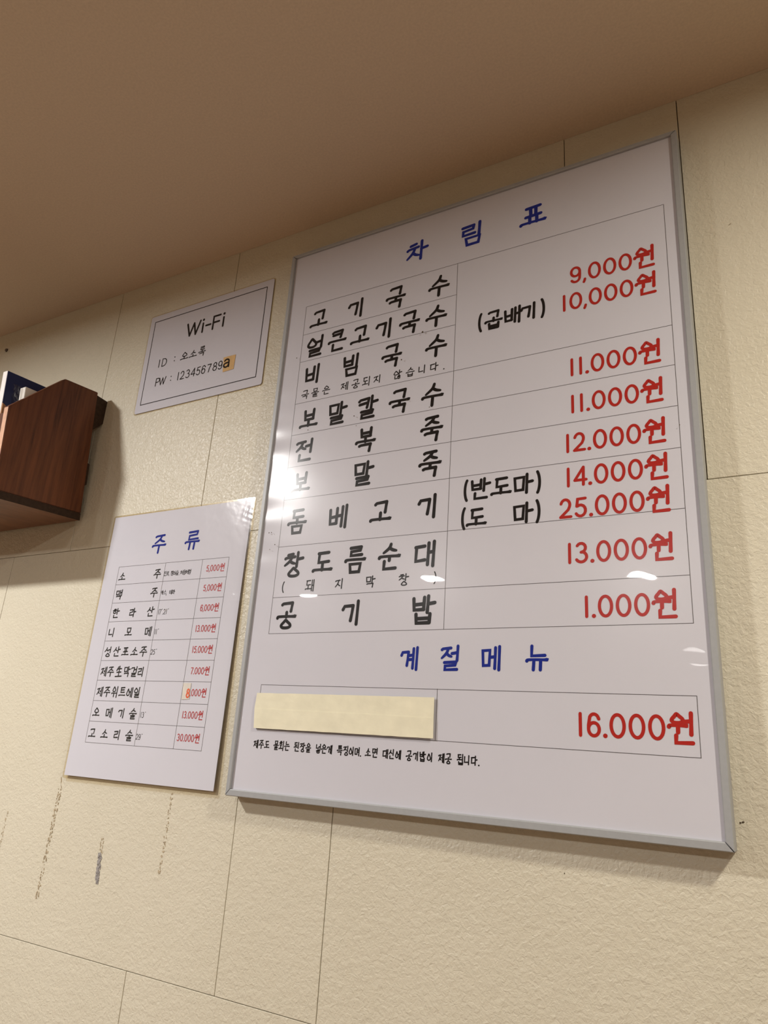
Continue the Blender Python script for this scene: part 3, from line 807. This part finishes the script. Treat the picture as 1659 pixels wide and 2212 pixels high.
wt('password_line', [('P', -.3035, .6945, .0098, .0155), ('W', -.2912, .6942, .0158, .0150), (':', -.2699, .6947, .004, .0160)] +
   [(c, x, .6952, .0050 if c == '1' else .0098, .0158) for c, x in zip('123456789', (-.2518, -.2413, -.2275, -.2150, -.2022, -.1902, -.1768, -.1634, -.1510))], .0018)
strip('tape_patch', [(-.1452, .7087), (-.1176, .7085), (-.1184, .6800), (-.1427, .6790)], YD-0.0003, 0.00015, M_tan_tape, wifi, OW, 8, nx=8, wob=0.0002, label='tan tape patch under the added letter a')
wt('added_letter', [('a', -.1356, .6950, .0142, .0160)], .0030, up=0.0008)
buckled('laminate_film', wx0-.002, wx1+.002, wz0-.002, wz1+.002, -0.0020, M_lam, wifi, OW, 0.00008, 35, 50)

# ------------------------------------------------------------------ wooden wall rack (leans forward a little)
TH = math.radians(4.1)
XS = -0.4361                              # outer face of the right-hand side
SB, SZ = -0.008, 0.4476                   # lower back edge
rack = empty('wall_rack', (XS-0.20, SB, SZ))
tag(rack, 'dark brown stained wooden wall rack with slanted pentagonal side panel', 'rack')
def uv(u, v): return (SB-u*math.cos(TH)-v*math.sin(TH), SZ-u*math.sin(TH)+v*math.cos(TH))
def prism(name, prof, x0, x1, mat, parent, org, bevel=0.0, edge_mat=None):
    bm = bmesh.new()
    rings = []
    for x in (x0, x1):
        rings.append([bm.verts.new((x-org[0], uv(u, v)[0]-org[1], uv(u, v)[1]-org[2])) for u, v in prof])
    n = len(prof)
    f0 = bm.faces.new(rings[0]); f1 = bm.faces.new(rings[1])
    sides = []
    for i in range(n): sides.append(bm.faces.new((rings[0][i], rings[0][(i+1) % n], rings[1][(i+1) % n], rings[1][i])))
    if edge_mat is not None:
        for i in edge_mat[1]: sides[i].material_index = 1
    if bevel: bmesh.ops.bevel(bm, geom=list(bm.edges), offset=bevel, segments=2, affect='EDGES')
    o = bm_obj(name, bm, mat, parent)
    if edge_mat is not None: o.data.materials.append(edge_mat[0])
    return o
OR = (XS-0.20, SB, SZ)
TS = 0.0125
PROF = [(0, 0), (.169, 0), (.169, .146), (.0722, .2375), (0, .2400)]
prism('side_panel', PROF, XS-TS, XS, M_wood, rack, OR, 0.0009, (M_wood_edge, [1]))
XL2 = -0.86
prism('side_panel', PROF, XL2, XL2+TS, M_wood, rack, OR, 0.0009, (M_wood_edge, [1]))
prism('bottom_board', [(.0, -.0005), (.169, -.0005), (.169, -.0135), (.0, -.0135)], XL2, XS-0.0005, M_wood_under, rack, OR, 0.0008)
prism('bottom_end', [(.0005, -.0006), (.1695, -.0006), (.1695, -.0137), (.0005, -.0137)], XS-0.0015, XS+0.0001, M_wood_dark, rack, OR)['label'] = 'dark end grain of the bottom board'
prism('back_board', [(.0, .001), (.010, .001), (.010, .195), (.0, .195)], XL2+TS+.0003, XS-TS-.0003, M_wood, rack, OR, 0.0006)
prism('front_rail', [(.157, .001), (.168, .001), (.168, .137), (.157, .137)], XL2+TS+.0003, XS-TS-.0003, M_wood, rack, OR, 0.0008)
def mount(z0, z1, ya0, ya1, d0, reach=1.0):
    V = []
    for x in (XS-0.016, XS-0.0008):
        V += [(x-OR[0], ya0-OR[1], z0-OR[2]), (x-OR[0], ya1-OR[1], z1-OR[2]), (x-OR[0], ya1+(-0.0003-ya1)*reach-OR[1], z1-0.002-OR[2]), (x-OR[0], ya0+(-0.0003-ya0)*reach-OR[1], z0+d0-OR[2])]
    F = [(0, 1, 2, 3), (7, 6, 5, 4), (0, 4, 5, 1), (1, 5, 6, 2), (2, 6, 7, 3), (3, 7, 4, 0)]
    bm = bmesh.new(); me = mesh('mounting_block', V, F); bm.from_mesh(me); bpy.data.meshes.remove(me)
    bm_obj('mounting_block', bm, M_wood_dark, rack)
mount(0.610, 0.681, SB-(0.610-SZ)*math.tan(TH)-.0005, SB-(0.681-SZ)*math.tan(TH)-.0005, 0.022)
mount(0.500, 0.545, SB-(0.500-SZ)*math.tan(TH)-.0005, SB-(0.548-SZ)*math.tan(TH)-.0005, 0.004, 0.35)

# things standing in the rack
folder = empty('picture_panel', (-0.491, *uv(.085, 0)))
tag(folder, 'navy blue panel with a thick white front edge standing in the wooden wall rack', 'panel')
OF = tuple(folder.location)
prism('panel_core', [(.02, .0005), (.152, .0005), (.152, .2295), (.02, .2295)], -0.4985, -0.4862, M_white, folder, OF, 0.0004)
prism('navy_face', [(.0205, .001), (.1515, .001), (.1515, .2292), (.0205, .2292)], -0.48618, -0.4856, M_navy, folder, OF)
carton = empty('small_carton', (-0.464, *uv(.105, 0)))
tag(carton, 'small white carton in crinkled clear wrap, in front of the navy panel', 'box')
OC = tuple(carton.location)
prism('carton_body', [(.080, .0005), (.133, .0005), (.133, .2005), (.080, .2005)], -0.4705, -0.4555, M_carton, carton, OC, 0.0006)
bm = bmesh.new()
r = random.Random(5)
cols = []
for j in range(26):
    v = .06+.143*j/25
    row = []
    for i in range(5):
        u = .1338+.013*i/4
        ji = 0.0011*i/4
        y, z = uv(u+r.uniform(-ji, ji), v+r.uniform(-ji, ji))
        row.append(bm.verts.new((-0.468+r.uniform(-.0012, .0012)-OC[0], y-OC[1], z-OC[2])))
    cols.append(row)
for j in range(25):
    for i in range(4): bm.faces.new((cols[j][i], cols[j][i+1], cols[j+1][i+1], cols[j+1][i]))
bm_obj('wrap_flap', bm, M_wrap, carton)
card = prism('kraft_card', [(.100, .0005), (.1525, .0005), (.1525, .167), (.100, .140)], -0.4850, -0.4825, M_kraft, None, (-0.4838, *uv(.14, 0)))
card.location = (-0.4838, *uv(.14, 0))
tag(card, 'brown kraft card standing against the navy panel in the wooden rack', 'card')

# ------------------------------------------------------------------ ceiling downlights
for i, (lx, ly, watts, where) in enumerate(LAMPS):
    t = empty('downlight', (lx, ly, CEIL))
    tag(t, where, 'lamp', 'ceiling downlights')
    bm = bmesh.new()
    prof = [(0.063, 0.0), (0.063, -0.004), (0.072, -0.006), (0.082, -0.003), (0.083, 0.0)]
    N = 32
    rings = [[bm.verts.new((rr*math.cos(6.2832*k/N), rr*math.sin(6.2832*k/N), zz)) for k in range(N)] for rr, zz in prof]
    for a in range(len(prof)-1):
        for k in range(N): bm.faces.new((rings[a][k], rings[a][(k+1) % N], rings[a+1][(k+1) % N], rings[a+1][k]))
    bm_obj('trim_ring', bm, M_trim, t, smooth=True)
    bm = bmesh.new()
    bmesh.ops.create_cone(bm, cap_ends=True, segments=32, radius1=0.0625, radius2=0.0625, depth=0.001, matrix=Matrix.Translation((0, 0, -0.0008)))
    bm_obj('lens', bm, M_lens, t)
    ld = bpy.data.lights.new('downlight_bulb', 'AREA')
    ld.shape = 'DISK'; ld.size = LAMP_RADIUS*2; ld.energy = watts*POWER; ld.color = WARM_LAMP if lx > 1 and ly > -1 else LAMP_COLOR
    lo = bpy.data.objects.new('downlight_bulb', ld)
    COL.objects.link(lo); lo.parent = t; lo.location = (0, 0, -0.0025)
